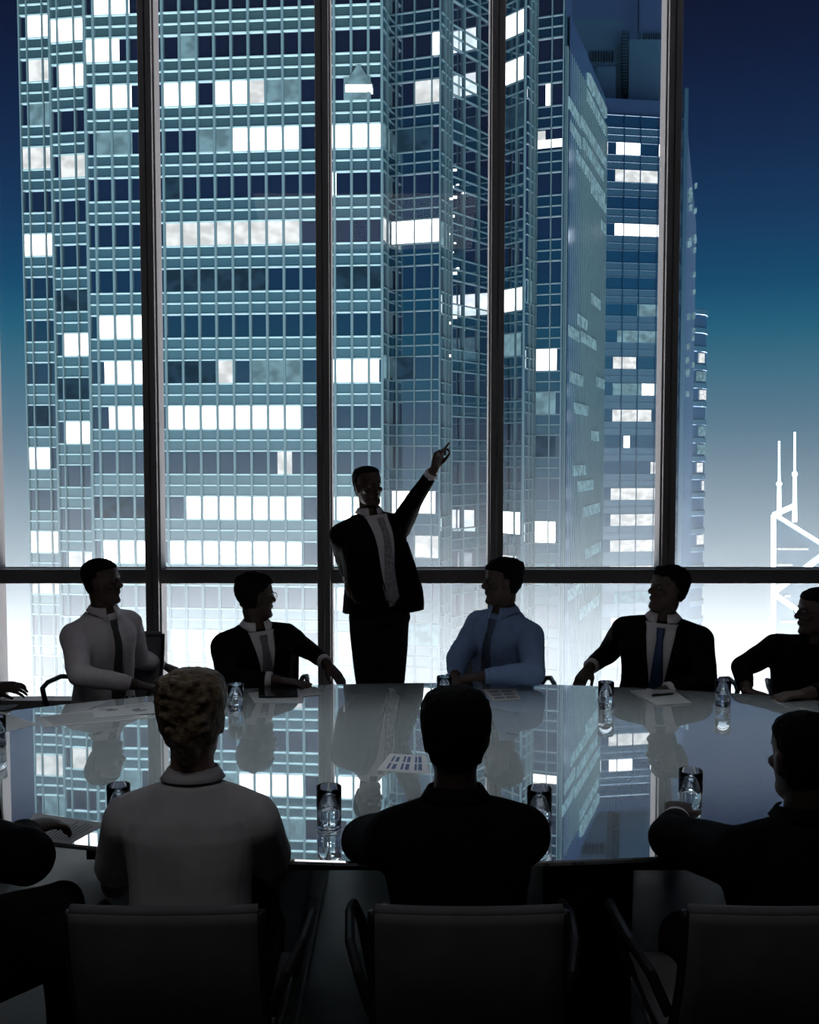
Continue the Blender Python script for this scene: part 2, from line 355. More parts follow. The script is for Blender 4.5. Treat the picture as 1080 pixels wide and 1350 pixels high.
# reveals where the wall steps forward
for (px, Ya, Yb) in ((77.5, 88.8, 91.2), (122, 86.6, 88.2)):
    a, b = plan(px, Ya), plan(px, Yb); bm = bmesh.new(); box(bm, (a.x - .1, Ya - .05, -45), (a.x + .1, Yb + .2, 56)); obj('corner_post', bm, M['t_line'], tw)
for args in [(A, 48, 76, 158, L1), (A, 38, 76, 213, L2), (A, 38, 77, 322, L3), (A, 39, 68, 604, L3), (A, 39, 77, 713, L3), (A, 48, 76, 48, L3), (A, 39, 68, 545, L0), (A, 48, 76, 105, L2), (A, 39, 77, 768, L2),
             (B, 78, 121, 48, L3), (B, 87, 121, 215, L2), (B, 87, 121, 108, L3), (B, 88, 121, 452, L3), (B, 88, 121, 568, L3), (B, 88, 121, 737, L2), (B, 78, 121, 398, L0), (B, 78, 121, 510, L0), (B, 78, 121, 852, L2),
             (Cw, 135, 180, 8, L3), (Cw, 123, 166, 75, L3), (Cw, 133, 181, 130, L3), (Cw, 133, 181, 188, L1), (Cw, 133, 200, 435, L3), (Cw, 140, 200, 492, L3), (Cw, 145, 200, 552, L3), (Cw, 133, 200, 728, L3),
             (Cw, 123, 200, 670, L0), (Cw, 221, 265, 126, L3), (Cw, 287, 331, 124, L3), (Cw, 331, 353, 124, L2), (Cw, 353, 398, 122, L1), (Cw, 266, 310, 182, L1), (Cw, 310, 398, 180, L3), (Cw, 434, 504, 178, L3),
             (Cw, 222, 243, 246, L0), (Cw, 434, 445, 240, L3), (Cw, 221, 398, 302, L2), (Cw, 221, 353, 364, L0), (Cw, 434, 504, 362, L0), (Cw, 287, 310, 484, L2), (Cw, 331, 398, 484, L1), (Cw, 222, 287, 484, L0),
             (Cw, 434, 500, 482, L3), (Cw, 221, 398, 545, L3), (Cw, 366, 385, 604, L2), (Cw, 243, 398, 662, L3), (Cw, 434, 504, 660, L3), (Cw, 221, 398, 722, L3), (Cw, 434, 456, 722, L3),
             (Cw, 221, 398, 842, L3), (Cw, 133, 200, 842, L2), (Cw, 434, 504, 842, L2), (Cw, 434, 504, 782, L3), (Cw, 133, 177, 900, L2), (Cw, 221, 287, 900, L3), (Cw, 455, 490, 120, L1), (Cw, 243, 266, 65, L1),
             (D, 515, 579, 304, L3), (D, 568, 583, 63, L3), (D, 547, 580, 126, L2), (D, 524, 569, 190, L0), (D, 515, 574, 660, L3), (D, 546, 578, 718, L2), (D, 515, 579, 830, L1), (D, 524, 547, 480, L0),
             (Rt1, 505, 514, 304, L2), (Rt1, 505, 514, 486, L1), (Rt1, 505, 514, 190, L1), (Rt2, 581, 592, 304, L1),
             (Fw, 662, 687, 32, L3), (Fw, 662, 690, 90, L3), (Fw, 646, 689, 392, L3), (Fw, 658, 686, 450, L1), (Fw, 658, 686, 683, L3), (Fw, 664, 681, 740, L2), (Fw, 658, 690, 160, L0),
             (Rt3, 691, 702, 392, L1), (G, 703, 733, 480, L3), (G, 703, 732, 536, L1), (G, 705, 732, 592, L0), (G, 704, 733, 700, L3), (G, 703, 733, 757, L1), (G, 716, 722, 140, L3), (Ee, 595, 609, 330, L0)]:
    args[0](*args[1:])
G(703, 738, 197, L3, (.5, .85)); G(703, 716, 197, L2, (.1, .5))
for i in range(16):
    x = random.choice([595, 597, 600, 604, 612, 592]); y = random.uniform(200, 480)
    Y = 87.3 + max(0, x - 593) * .096; p = at(x, y, Y - .3); bm = bmesh.new(); s = random.uniform(.05, .12); box(bm, p - Vector((s * 1.6, .02, s)), p + Vector((s * 1.6, .02, s))); obj('small_lamp', bm, L3, tw)
# rooftop lantern behind the glass of the upper floors
p = at(473, 113, 84.15); bm = bmesh.new(); hull_loft(bm, [[p + Vector((x, y, 0)) for x, y in ((-1.2, -.2), (1.2, -.2), (1.2, .2), (-1.2, .2))], [p + Vector((x, y, 1.7)) for x, y in ((-.1, -.05), (.1, -.05), (.1, .05), (-.1, .05))]]); obj('skylight', bm, L1, tw)
bm = bmesh.new(); box(bm, p + Vector((-1.1, -.3, -.5)), p + Vector((1.1, .1, 0))); obj('lit_window', bm, L3, tw)

M['louvre'] = pm('navy_louvre', (.003, .008, .014), .9, 0, 0)
# second tower: ribbed side wall and banded front
t2 = thing('office_tower', 'pale teal tower with a ribbed side wall and banded front, behind the fourth window post', 'building')
Ys, Ye = 120, 148
P0, P1 = plan(741, Ys), plan(793, Ye); d = (P1 - P0); Ln = d.length; d.normalize(); nn = Vector((d.y, -d.x, 0)); nn = nn if nn.x < 0 or nn.y < 0 else -nn
nn = Vector((-abs(d.y), abs(d.x), 0)) if (P0.x > 0) else nn
# the ribbed wall faces left, towards the camera axis
nn = Vector((-d.y, d.x, 0)); nn = nn if nn.dot(-P0) > 0 else -nn
ztop = zat(16, Ys)
bm = bmesh.new()
def q(u, z, off): v = P0 + d * u + nn * off; v.z = z; return v
def slab2(bm, u0, u1, z0, z1, o0, o1, mi=0):
    vs = [bm.verts.new(q(u, z, o_)) for u in (u0, u1) for o_ in (o0, o1) for z in (z0, z1)]
    for f in ((0, 1, 3, 2), (4, 6, 7, 5), (0, 4, 5, 1), (2, 3, 7, 6), (0, 2, 6, 4), (1, 5, 7, 3)): bm.faces.new([vs[i] for i in f]).material_index = mi
slab2(bm, 0, Ln, -75, ztop, -.5, 0, 0)
nr = 24
for i in range(nr + 1):
    u = Ln * i / nr; slab2(bm, u - .2, u + .2, -75, ztop - 4, 0, .35, 1)
obj('ribbed_wall', bm, [M['t_white'], pm('pale_rib', (.018, .042, .052), .5)], t2)
for (u0, u1, py) in [(.45, .62, 112), (.50, .98, 128), (.42, .96, 150), (.02, .3, 150), (.30, .98, 190), (.05, .3, 178), (.35, .9, 212), (.2, .95, 236), (.55, .99, 262), (.85, 1, 300), (.25, .5, 425), (.6, .85, 398), (.05, .3, 440), (.35, .75, 450), (.1, .4, 500), (.75, 1, 505), (.2, .55, 540), (.65, .85, 575), (.3, .7, 640), (.45, .9, 672), (.2, .5, 620), (.5, .95, 725), (.1, .4, 780), (.4, .9, 800)]:
    Y = Ys + (Ye - Ys) * (u0 + u1) / 2; z = zat(py, Y); b = bmesh.new()
    slab2(b, Ln * u0, Ln * u1, z - .7, z + .7, 0, .38)
    obj('lit_window', b, L1, t2)
Ht = zat(128, 148)
Fr, fpt, fu = facade(t2, 793, 148, 896, 150, [818, 839, 862, 884], 225, 34.3, None, (-2, 26), M['t_white'], .46, True, .05, .12, line=M['t_band'], fin=M['t_band'], body=M['t_band'])
for a in [(808, 839, 197, L3), (863, 878, 200, L3), (807, 862, 235, L2), (807, 878, 303, L3), (793, 797, 197, L2), (838, 874, 412, L1), (812, 874, 447, L1), (807, 837, 478, L2), (807, 872, 510, L1), (845, 862, 510, L3), (807, 858, 548, L2), (822, 830, 580, L3), (858, 876, 615, L2),
          (806, 868, 648, L2), (806, 874, 684, L2), (806, 868, 718, L2), (806, 874, 752, L2), (812, 862, 787, L1), (808, 868, 822, L2)]:
    Fr(*a)
a0, a1 = plan(793, 148.3), plan(896, 150.3); b1 = plan(913, 228)
solid(t2, [(P0.x + .6, P0.y + .6), (a0.x, a0.y), (a1.x, a1.y), (b1.x, b1.y), (a0.x + 4, 232), (P0.x + 3, 232)], -75, zat(128, 148) , M['t_dark'])
bm = bmesh.new()     # east face with small square lights
e0, e1 = plan(896.5, 150), plan(913.5, 228); ed = (e1 - e0); eL = ed.length; ed.normalize(); en = Vector((ed.y, -ed.x, 0))
en = en if en.dot(-e0) > 0 else -en
for i in range(26):
    u = random.choice([.25, .3, .7, .74]) * eL; py = random.uniform(240, 520); z = zat(py, e0.y + ed.y * u); c_ = e0 + ed * u + en * .3
    box(bm, (c_.x - .15, c_.y - .5, z - .5), (c_.x + .15, c_.y + .5, z + .5))
obj('window_lights', bm, L1, t2)
bm = bmesh.new(); box(bm, (plan(894, 150).x, 149.4, -75), (plan(899, 150).x, 150.4, zat(118, 150))); obj('corner_pier', bm, M['t_white'], t2)
# stepped rooftop
def px_block(root, x0, x1, y0, y1, Y, dep, mat, name):
    a, b = at(x0, y1, Y), at(x1, y0, Y); bm = bmesh.new(); box(bm, (a.x, Y, a.z), (b.x, Y + dep, b.z)); return obj(name, bm, mat, root)
px_block(t2, 738, 820, 26, 190, 160, 20, M['t_white'], 'roof_block')
px_block(t2, 828, 884, 52, 190, 158, 20, M['t_white'], 'roof_block')
px_block(t2, 818, 830, 40, 190, 162, 18, M['t_dark'], 'roof_block')
px_block(t2, 787, 812, 88, 190, 157, 4, M['t_white'], 'roof_block')
for i in range(9):
    px_block(t2, 779 + i * 3.6, 780.6 + i * 3.6, 67, 80, 159.4, .6, M['louvre'], 'roof_louvre')
for i in range(20):
    px_block(t2, 820.5, 828, 42 + i * 4.2, 43.8 + i * 4.2, 157.2, .8, M['louvre'], 'roof_louvre')
t3 = thing('office_tower', 'faint navy tower with a louvred crown, top centre between the third and fourth window posts', 'building')
px_block(t3, 746, 842, -40, 900, 262, 20, M['t_dark'], 'tower_body'); px_block(t3, 838, 890, -30, 700, 258, 20, M['t_dark'], 'crown_block')
for i in range(14): px_block(t3, 841 + i * 3.1, 842.4 + i * 3.1, 44, 54, 257.2, .8, M['louvre'], 'louvre')
# round tower and small sign-lit tower at its foot
t4 = thing('office_tower', 'slim rounded tower with curved window bands just right of the fourth window post', 'building')
c = plan(893, 300); R = 34.5 * 300 / F2; zt = zat(412, 300)
bm = bmesh.new(); lathe(bm, [(R, -90), (R, zt)], 40, 0, (c.x, c.y)); obj('tower_body', bm, M['t_dark'], t4, smooth=False)
bm = bmesh.new()
for i in range(22):
    z = zt - i * 5.4; lathe(bm, [(R + .2, z - 1.6), (R + .4, z - 1.5), (R + .4, z), (R + .2, z + .1)], 40, 0, (c.x, c.y))
obj('spandrel_band', bm, M['t_white'], t4)
for py, a0_, a1_ in [(462, 40, 62), (475, 30, 66), (512, 24, 58), (545, 22, 60), (565, 25, 55), (585, 24, 62), (602, 40, 62), (630, 30, 45), (690, 25, 60)]:
    z = zat(py, 300); z = zt - round((zt - z) / 5.4) * 5.4 - 3.4; b = bmesh.new()
    g = [[Vector((c.x + (R + .25) * math.cos(math.radians(-a)), c.y + (R + .25) * math.sin(math.radians(-a)), zz)) for a in range(a0_, a1_ + 1, 4)] for zz in (z + 1.4, z - 1.4)]
    sheet(b, g, .1); obj('lit_window', b, L1 if py % 2 else L2, t4)
t5 = thing('office_tower', 'small low tower with white sign lights at the foot of the rounded tower', 'building')
px_block(t5, 892, 909, 676, 960, 246, 6, M['t_dark'], 'tower_body')
for i in range(22): px_block(t5, 894.5 + (i % 3 == 0), 905.5 + (i % 2), 679 + i * 5, 681.4 + i * 5, 245.3, .5, L2, 'sign_light')
# the far tower with lit diagonal bracing and two masts
t6 = thing('braced_tower', 'distant tower outlined in white light with diagonal bracing and two tall masts, far right', 'building')
Y6 = 600
def P6(px, py, dy=0): return at(px, py, Y6 + dy)
bm = bmesh.new()
top = [P6(1019, 680), P6(1130, 745), P6(1130, 745, 50) , P6(1019, 680, 50)]
bot = [Vector((v.x, v.y, -160)) for v in top]
hull_loft(bm, [bot, top]); obj('tower_body', bm, M['t_white'], t6)
def lamp6(pts, r=1.3):
    b = bmesh.new(); tube(b, [P6(x, y, -1.5) for x, y in pts], r, 8); obj('light_strip', b, M['led'], t6)
lamp6([(1020, 679), (1020, 860)], 1.5); lamp6([(1020, 679), (1049, 666)], 1.6); lamp6([(1020, 677), (1100, 727)], 1.1)
lamp6([(1100, 722), (1021, 781)], 1.5); lamp6([(1021, 783), (1100, 838)], 1.5); lamp6([(1100, 840), (1021, 900)], 1.5)
for x, y0, y1, yc in ((1027.5, 583, 680, 638), (1048, 571, 688, 625)):
    b = bmesh.new(); cone(b, P6(x, y1), P6(x, yc), 1.5, 1.1, 8); cone(b, P6(x, yc), P6(x, y0), .8, .45, 8)
    for i in range(14):
        yy = y0 + (yc - y0) * i / 14; ball(b, P6(x, yy), .75, 8)
    ball(b, P6(x, yc), 1.8, 8); obj('mast', b, M['led'], t6)
for y, x0, x1 in ((724, 1025, 1066), (745, 1025, 1045), (786, 1035, 1042), (820, 1030, 1060)):
    b = bmesh.new(); a, c_ = P6(x0, y, -1), P6(x1, y - 1, -1); box(b, (a.x, a.y - .3, a.z - .6), (c_.x, a.y + .3, a.z + .6)); obj('lit_window', b, L2, t6)

# ------------------------------------------------------------------ the table
tb = thing('conference_table', 'long curved glass conference table reflecting the window wall', 'table', (.1, 3.7, 0))
cx = .1
out_ = []
for i in range(41):          # near edge, left to right
    x = -1.25 + (2.9) * i / 40; out_.append((cx + x, 2.63 + .112 * x * x))
for i in range(1, 13):       # right end
    a = -PI / 2 + PI * i / 13; out_.append((cx + 1.65 + .75 * math.cos(a), 3.66 + .73 * math.sin(a)))
fx = [cx + 1.65 - (1.65 + 1.86) * i / 30 for i in range(31)]
for x in fx:
    u = x - cx; out_.append((x, 4.76 - (.105 if u > 0 else .155) * u * u + (0 if u > -1.5 else 0)))
out_ += [(-1.87, 4.16), (-1.82, 4.05), (-1.66, 3.86), (-1.20, 2.86)]
N = len(out_)
def offs(pts, d):
    c0 = Vector((.1, 3.7)); r = []
    for x, y in pts:
        v = Vector((x, y)) - c0; r.append(tuple(c0 + v * (1 - d / v.length)))
    return r
bm = bmesh.new()
rings = []
for d_, z in ((.012, .722), (0, .727), (0, .736), (.004, .74)):
    rings.append([Vector((x - .1, y - 3.7, z)) for x, y in offs(out_, d_)])
hull_loft(bm, rings); obj('tabletop', bm, M['table'], tb)
bm = bmesh.new(); hull_loft(bm, [[Vector((x - .1, y - 3.7, z)) for x, y in offs(out_, .05)] for z in (.708, .7215)]); obj('under_frame', bm, M['table_base'], tb)
def tloc(x, y, z): return Vector((x - .1, y - 3.7, z))
for x0, x1 in ((.43, .72), (-.72, -.42), (1.45, 1.7)):
    bm = bmesh.new(); box(bm, tloc(x0, 3.1, .03), tloc(x1, 4.2, .69)); box(bm, tloc(x0 - .06, 2.98, 0), tloc(x1 + .06, 4.3, .03)); box(bm, tloc(x0 - .03, 3.05, .69), tloc(x1 + .03, 4.25, .708)); obj('pedestal', bm, M['table_base'], tb, bevel=.008)
for y in (2.98, 4.2):
    bm = bmesh.new(); box(bm, tloc(-1.0, y, .60), tloc(1.9, y + .05, .66)); obj('cross_beam', bm, M['table_base'], tb, bevel=.004)
bm = bmesh.new(); box(bm, tloc(-1.0, 3.6, .30), tloc(1.9, 3.66, .36)); obj('cross_beam', bm, M['table_base'], tb, bevel=.004)
for x0, x1, y in ((-1.06, -.72, 3.1), (-1.3, -.75, 4.1)):
    bm = bmesh.new(); tube(bm, [tloc(x0, y - .1, .70), tloc(x1, y + .15, .42), tloc(x1 + .02, y + .2, .0)], .02, 12); obj('tubular_leg', bm, M['chrome'], tb, smooth=True)

# ------------------------------------------------------------------ chairs
def make_chair(label, loc, rz, mesh='chair_mesh'):
    t = thing('office_chair', label, 'chair', loc, rz, None)
    W = .205
    def backpt(u, v):   # u -1..1 across, v 0..1 up
        y = -.205 - .135 * v - .03 * math.sin(v * PI) - .012 * (1 - u * u) * 1; return Vector((u * W, y, .47 + .385 * v))
    g = [[backpt(-1 + 2 * i / 12, 1 - j / 16) for i in range(13)] for j in range(17)]
    bm = bmesh.new(); sheet(bm, g, .012); obj('backrest', bm, M[mesh], t, smooth=True)
    bm = bmesh.new(); tube(bm, [backpt(-1 + 2 * i / 12, 1) + Vector((0, .004, .002)) for i in range(13)], .0125, 10); obj('top_roll', bm, M[mesh], t, smooth=True)
    for s in (-1, 1):
        bm = bmesh.new(); tube(bm, [backpt(s * 1.03, 1 - j / 10) for j in range(11)] + [Vector((s * .212, -.19, .445)), Vector((s * .212, .0, .44)), Vector((s * .212, .2, .45)), Vector((s * .212, .24, .44))], .011, 10); obj('side_rail', bm, M['chair_frame'], t, smooth=True)
        bm = bmesh.new(); pts = [Vector((s * .215, -.235, .56)), Vector((s * .25, -.2, .64)), Vector((s * .275, -.1, .665)), Vector((s * .285, .05, .668)), Vector((s * .28, .13, .655)), Vector((s * .26, .15, .60)), Vector((s * .23, .12, .46))]
        pp = []
        for i in range(len(pts) - 1):
            for k in range(4):
                pp.append(pts[i].lerp(pts[i + 1], k / 4))
        pp.append(pts[-1]); tube(bm, pp, .013, 8)
        obj('armrest', bm, M['chair_frame'], t, smooth=False)
    bm = bmesh.new(); g = [[Vector((-W + 2 * W * i / 8, .23 - .43 * j / 10, .462 - .02 * math.sin(PI * j / 10) + (.0 if j else -.012))) for i in range(9)] for j in range(11)]
    sheet(bm, g, .018); obj('seat', bm, M[mesh], t, smooth=True)
    bm = bmesh.new(); box(bm, (-.2, -.03, .425), (.2, .03, .437)); cone(bm, (0, 0, .43), (0, 0, .26), .03, .03); cone(bm, (0, 0, .27), (0, 0, .09), .022, .035); obj('column', bm, M['chair_frame'], t)
    bm = bmesh.new()
    ends = [(math.cos(2 * PI * k / 5 + .3) * .29, math.sin(2 * PI * k / 5 + .3) * .29) for k in range(5)]
    for x, y in ends: cone(bm, (0, 0, .095), (x, y, .07), .028, .014, 10)
    star = obj('star_base', bm, M['alu'], t)
    for x, y in ends:
        bm = bmesh.new(); s, u = frame_of(Vector((x, y, 0))); n_ = Vector((x, y, 0)).normalized()
        cone(bm, Vector((x, y, .0265)) - s * .018, Vector((x, y, .0265)) + s * .018, .0265, .0265, 14); cone(bm, (x, y, .03), (x, y, .075), .007, .007, 8); obj('caster', bm, M['black'], star)
    bm = bmesh.new(); tube(bm, [Vector((.05, -.05, .425)), Vector((.235, -.09, .415))], .005, 8); ball(bm, (.243, -.092, .415), .011); obj('tilt_lever', bm, M['chrome'], t, smooth=True)
    return t
chairs = [('pale mesh office chair under the woman in the white blouse', (-.537, 2.44, 0), 0), ('grey mesh office chair behind the man in the centre foreground', (.13, 2.44, 0), 0), ('grey mesh office chair at the bottom right corner', (.815, 2.44, 0), 0),
          ('office chair of the man at the left edge in the foreground, only its armrest showing', (-1.42, 2.55, 0), -.95),
          ('office chair holding the man in the white shirt at far left', (-1.60, 5.12, 0), 3.1), ('office chair holding the dark suited man with glasses left of the presenter', (-.82, 5.12, 0), 3.2),
          ('office chair holding the man in the blue shirt', (.47, 5.12, 0), 3.05), ('office chair holding the dark suited man with the blue tie', (1.41, 5.12, 0), 3.0), ('office chair holding the man with glasses at the right edge', (2.13, 4.98, 0), 2.9)]

# ------------------------------------------------------------------ people
TORSO = [(-.06, .175, .115, .125), (0, .172, .12, .13), (.10, .163, .122, .115), (.20, .152, .118, .10), (.30, .158, .122, .108), (.40, .172, .128, .118), (.46, .176, .118, .118), (.51, .162, .095, .105), (.55, .112, .070, .086), (.585, .078, .06, .068), (.61, .058, .054, .056)]
HEAD = [(0, .060, -.005, .018), (.006, .074, -.012, .032), (.018, .081, -.026, .044), (.034, .080, -.045, .052), (.05, .0765, -.058, .0565), (.066, .080, -.068, .060), (.084, .077, -.078, .0635), (.105, .0745, -.087, .067), (.122, .0715, -.093, .0695), (.136, .078, -.098, .071), (.15, .0815, -.101, .0725),
        (.168, .080, -.103, .0735), (.186, .073, -.101, .0725), (.203, .060, -.093, .067), (.218, .041, -.077, .055), (.229, .018, -.053, .036), (.235, -.008, -.028, .012)]
def interp(tab, h):
    if h <= tab[0][0]: return tab[0][1:]
    for a, b in zip(tab, tab[1:]):
        if h <= b[0]:
            k = (h - a[0]) / (b[0] - a[0]); k = k * k * (3 - 2 * k) * .5 + k * .5
            return tuple(x + (y - x) * k for x, y in zip(a[1:], b[1:]))
    return tab[-1][1:]
class Fig:
    def __init__(s, name, label, neck, fwd, pelvis, hfwd, hup=(0, 0, 1), skin='skin_d', scale=1, wide=1, roll=0):
        s.root = thing(name, label, 'person', (pelvis.x, pelvis.y, 0)); s.inv = Matrix.Translation(-Vector((pelvis.x, pelvis.y, 0)))
        s.N, s.P, s.k, s.wide = neck, pelvis, scale, wide
        s.up = (neck - pelvis).normalized(); s.H = (neck - pelvis).length / .60
        f = Vector(fwd); s.f = (f - s.up * f.dot(s.up)).normalized(); s.s = s.f.cross(s.up).normalized()   # s.s = figure's right
        hu = Vector(hup).normalized(); hf = Vector(hfwd); hf = (hf - hu * hf.dot(hu)).normalized()
        s.hf, s.hu, s.hs = hf, hu, hf.cross(hu).normalized()
        s.head0 = neck + Vector((0, 0, .028 * scale)) + s.f * .018 + hu * 0
        s.skin = M[skin]; s.arms = {}
    def hp(s, x, y, z): return s.head0 + (s.hs * x + s.hf * y + s.hu * z) * s.k
    def tp(s, h, a, off=0):
        """point on the torso at height h and angle a (0 = front, + = figure's left), off metres outside"""
        w_, df, db = interp(TORSO, h); c_, n_ = math.cos(a), math.sin(a)
        d_ = (df if c_ > 0 else db) + off; e = 2 / 2.4
        x = -math.copysign(abs(n_) ** e, n_) * (w_ * s.wide + off); y = math.copysign(abs(c_) ** e, c_) * d_
        return s.P + s.up * (h * s.H) + s.s * x + s.f * y
    def ang(s, h, m, off):
        w_ = interp(TORSO, h)[0] * s.wide + off; return math.copysign(math.asin(min(.97, (abs(m) / w_) ** 1.2)), m)
    def torso(s, bm, off=0, h0=-.06, h1=.61, extra=None):
        R = []; n = 15
        for i in range(n + 1):
            h = h0 + (h1 - h0) * i / n; o_ = off + (extra(h) if extra else 0)
            R.append([s.tp(h, 2 * PI * k / 28, o_) for k in range(28)])
        hull_loft(bm, R)
    def sh(s, side):   # shoulder joint; side +1 = figure's right
        return s.P + s.up * (.482 * s.H) + s.s * (side * (.178 * s.wide)) - s.f * .005
    def add(s, name, bm, mat, smooth=True, **kw):
        if isinstance(bm, bmesh.types.BMesh): bm.transform(s.inv)
        else: bm.transform(s.inv)
        return obj(name, bm, mat, s.root, smooth=smooth, **kw)
    def hand(s, bm, wr, d, n, curl=.35, spread=.07, thumb=1, k=1.0, curls=None):
        """wr wrist, d direction of the fingers, n back-of-hand normal, thumb +-1 which side"""
        d = d.normalized(); n = (n - d * n.dot(d)).normalized(); l = d.cross(n).normalized() * thumb   # l points to the thumb side
        R = []
        for t_, w_, th in ((-.02, .027, .020), (0, .027, .019), (.03, .036, .0165), (.065, .041, .0145), (.088, .040, .012), (.096, .036, .009)):
            c = wr + d * (t_ * k); R.append([c + (l * math.cos(2 * PI * i / 16) * w_ + n * math.sin(2 * PI * i / 16) * th) * k for i in range(16)])
        hull_loft(bm, R)
        for j, (off, L) in enumerate(((.031, .074), (.0105, .082), (-.010, .077), (-.030, .060))):
            cu = curls[j] if curls else curl * (1 + .12 * j)
            b = wr + (d * .088 + l * off * .95) * k; dd = (d + l * spread * (1.5 - j) * .9).normalized(); pts = [b - dd * .015]; ang = cu * .5
            for seg, q_ in enumerate((.45, .31, .24)):
                v = dd * math.cos(ang) - n * math.sin(ang); pts.append(pts[-1] + v * (L * q_ + (.015 if seg == 0 else 0)) * k); ang += cu
            limb(bm, pts, [.0092 * k, .0086 * k, .0078 * k, .0066 * k], 8)
        b = wr + (d * .018 + l * .022) * k; td = (d * .75 + l * .62 - n * .18).normalized(); t2_ = (d * .95 + l * .25 - n * .25).normalized()
        limb(bm, [b, b + td * .044 * k, b + (td * .044 + t2_ * .030) * k, b + (td * .044 + t2_ * .055) * k], [.015 * k, .0115 * k, .0095 * k, .0078 * k], 8)
    def arm(s, side, elbow, wrist): s.arms[side] = (s.sh(side), elbow, wrist)
    def neckpts(s): return [s.N - s.up * .04, s.N + s.f * .0 + Vector((0, 0, .02)), s.hp(0, -.022, .05), s.hp(0, -.02, .10)]
    def headmesh(s, bm, grow=0):
        R = []
        for z, f_, b_, w_ in HEAD:
            ring = []
            for i in range(28):
                a = 2 * PI * i / 28; c_, n_ = math.cos(a), math.sin(a); mid = (f_ + b_) / 2 if z < .05 else -.012
                y = mid + (f_ - mid + grow) * (abs(c_) ** .9) if c_ > 0 else mid - (mid - b_ + grow) * (abs(c_) ** .92)
                ring.append(s.hp(math.copysign(abs(n_) ** .92, n_) * (w_ + grow), y, z))
            R.append(ring)
        hull_loft(bm, R)
    def face(s, bm, nose=1.0, chin=1.0):
        limb(bm, [s.hp(0, .072, .134), s.hp(0, .084 * nose, .115), s.hp(0, .098 * nose, .097), s.hp(0, .096 * nose, .091)], [.009, .0095, .0105, .0105], 10)
        for x in (-.011, .011): ball(bm, s.hp(x, .083, .091), .0095, 8)
        fm = Matrix([[*s.hs, 0], [*s.hf, 0], [*s.hu, 0], [0, 0, 0, 1]]).transposed()
        def ell(x, y, z, a, b, c): ball(bm, s.hp(x, y, z), 1, 12, fm @ Matrix.Diagonal((a, b, c, 1)))
        ell(0, .0805, .0655, .022, .010, .0055); ell(0, .0785, .0555, .019, .010, .006); ell(0, .073 * chin, .020, .022, .014, .016)
        for x in (-1, 1):
            ell(x * .028, .072, .140, .022, .010, .006); ell(x * .042, .050, .098, .022, .022, .018)
            ell(x * .073, -.008, .112, .007, .017, .031); ell(x * .0765, -.014, .124, .006, .013, .017)
    def body(s, legs, hands, voxel=.0055, bald=False):
        bm = bmesh.new(); s.torso(bm, -.006, -.05, .6)
        limb(bm, s.neckpts(), [.058, .055, .053, .055]); s.headmesh(bm); s.face(bm)
        for side, (a, e, w_) in s.arms.items():
            limb(bm, [a, a.lerp(e, .5), e, e.lerp(w_, .35), w_], [.052, .046, .038, .040, .026]);
            if side in hands: s.hand(bm, w_, **hands[side])
        s.legs = legs
        for hip, kn, an, toe in legs:
            limb(bm, [hip, hip.lerp(kn, .5), kn, kn.lerp(an, .35), an, toe], [.078, .07, .052, .052, .034, .026])
        o_ = s.add('body', remesh(bm, voxel, 1), s.skin)
        for x in (-1, 1):
            b = bmesh.new(); ball(b, s.hp(x * .030, .0655, .122), .0115, 12); s.add('eye', b, M['eye'])
    def sleeves(s, bm, r=(.073, .062, .052, .046, .038), cut=.05, sides=(1, -1), until=None):
        for side in sides:
            if side not in s.arms: continue
            a, e, w_ = s.arms[side]
            if until:       # short sleeve
                m = a.lerp(e, until); limb(bm, [a, a.lerp(m, .6)], [r[0], r[1]]); cone(bm, a.lerp(m, .4), m, r[1], r[1] * 1.02); continue
            we = w_ + (e - w_).normalized() * cut
            limb(bm, [a, a.lerp(e, .5), e], [r[0], r[1], r[2]]); limb(bm, [e, e.lerp(we, .5)], [r[2], r[3]]); cone(bm, e.lerp(we, .5), we, r[3], r[4])
    def garment(s, name, mat, off=.02, h0=-.05, h1=.585, r=(.073, .062, .052, .046, .038), cut=.05, until=None, disp=(.004, 9), voxel=.008, extra=None, shoulder=True):
        bm = bmesh.new(); s.torso(bm, off, h0, h1, extra)
        for side in (1, -1):
            c_ = s.P + s.up * (.545 * s.H) + s.s * (side * .055); limb(bm, [c_, s.sh(side) + s.up * .008], [.042 + off * .5, r[0] - .006])
        s.sleeves(bm, r, cut, until=until)
        return s.add(name, remesh(bm, voxel, 2, disp), mat)
    def trousers(s, mat, voxel=.009, off=.012):
        bm = bmesh.new(); s.torso(bm, off, -.06, .14)
        for hip, kn, an, toe in s.legs: limb(bm, [hip, hip.lerp(kn, .5), kn], [.102, .094, .074]); cone(bm, kn, an, .074, .058)
        s.add('trousers', remesh(bm, voxel, 2, (.004, 8)), mat)
        for hip, kn, an, toe in s.legs:
            bm = bmesh.new(); dr = (toe - an); dr.z = 0; dr.normalize(); heel = an - dr * .05; heel.z = .03
            limb(bm, [Vector((an.x, an.y, .075)), heel], [.045, .035], 10); limb(bm, [heel, heel + dr * .14, heel + dr * .23], [.034, .042, .028], 10)
            m_ = remesh(bm, .008, 2)
            for v in m_.vertices: v.co.z = max(v.co.z, .002)
            s.add('shoe', m_, M['black'])
    def cuffs(s, mat, r=.0335, name='shirt_cuff'):
        for side, (a, e, w_) in s.arms.items():
            d = (w_ - e).normalized(); b = bmesh.new(); cone(b, w_ - d * .056, w_ - d * .028, r, r, 18); s.add(name, b, mat)
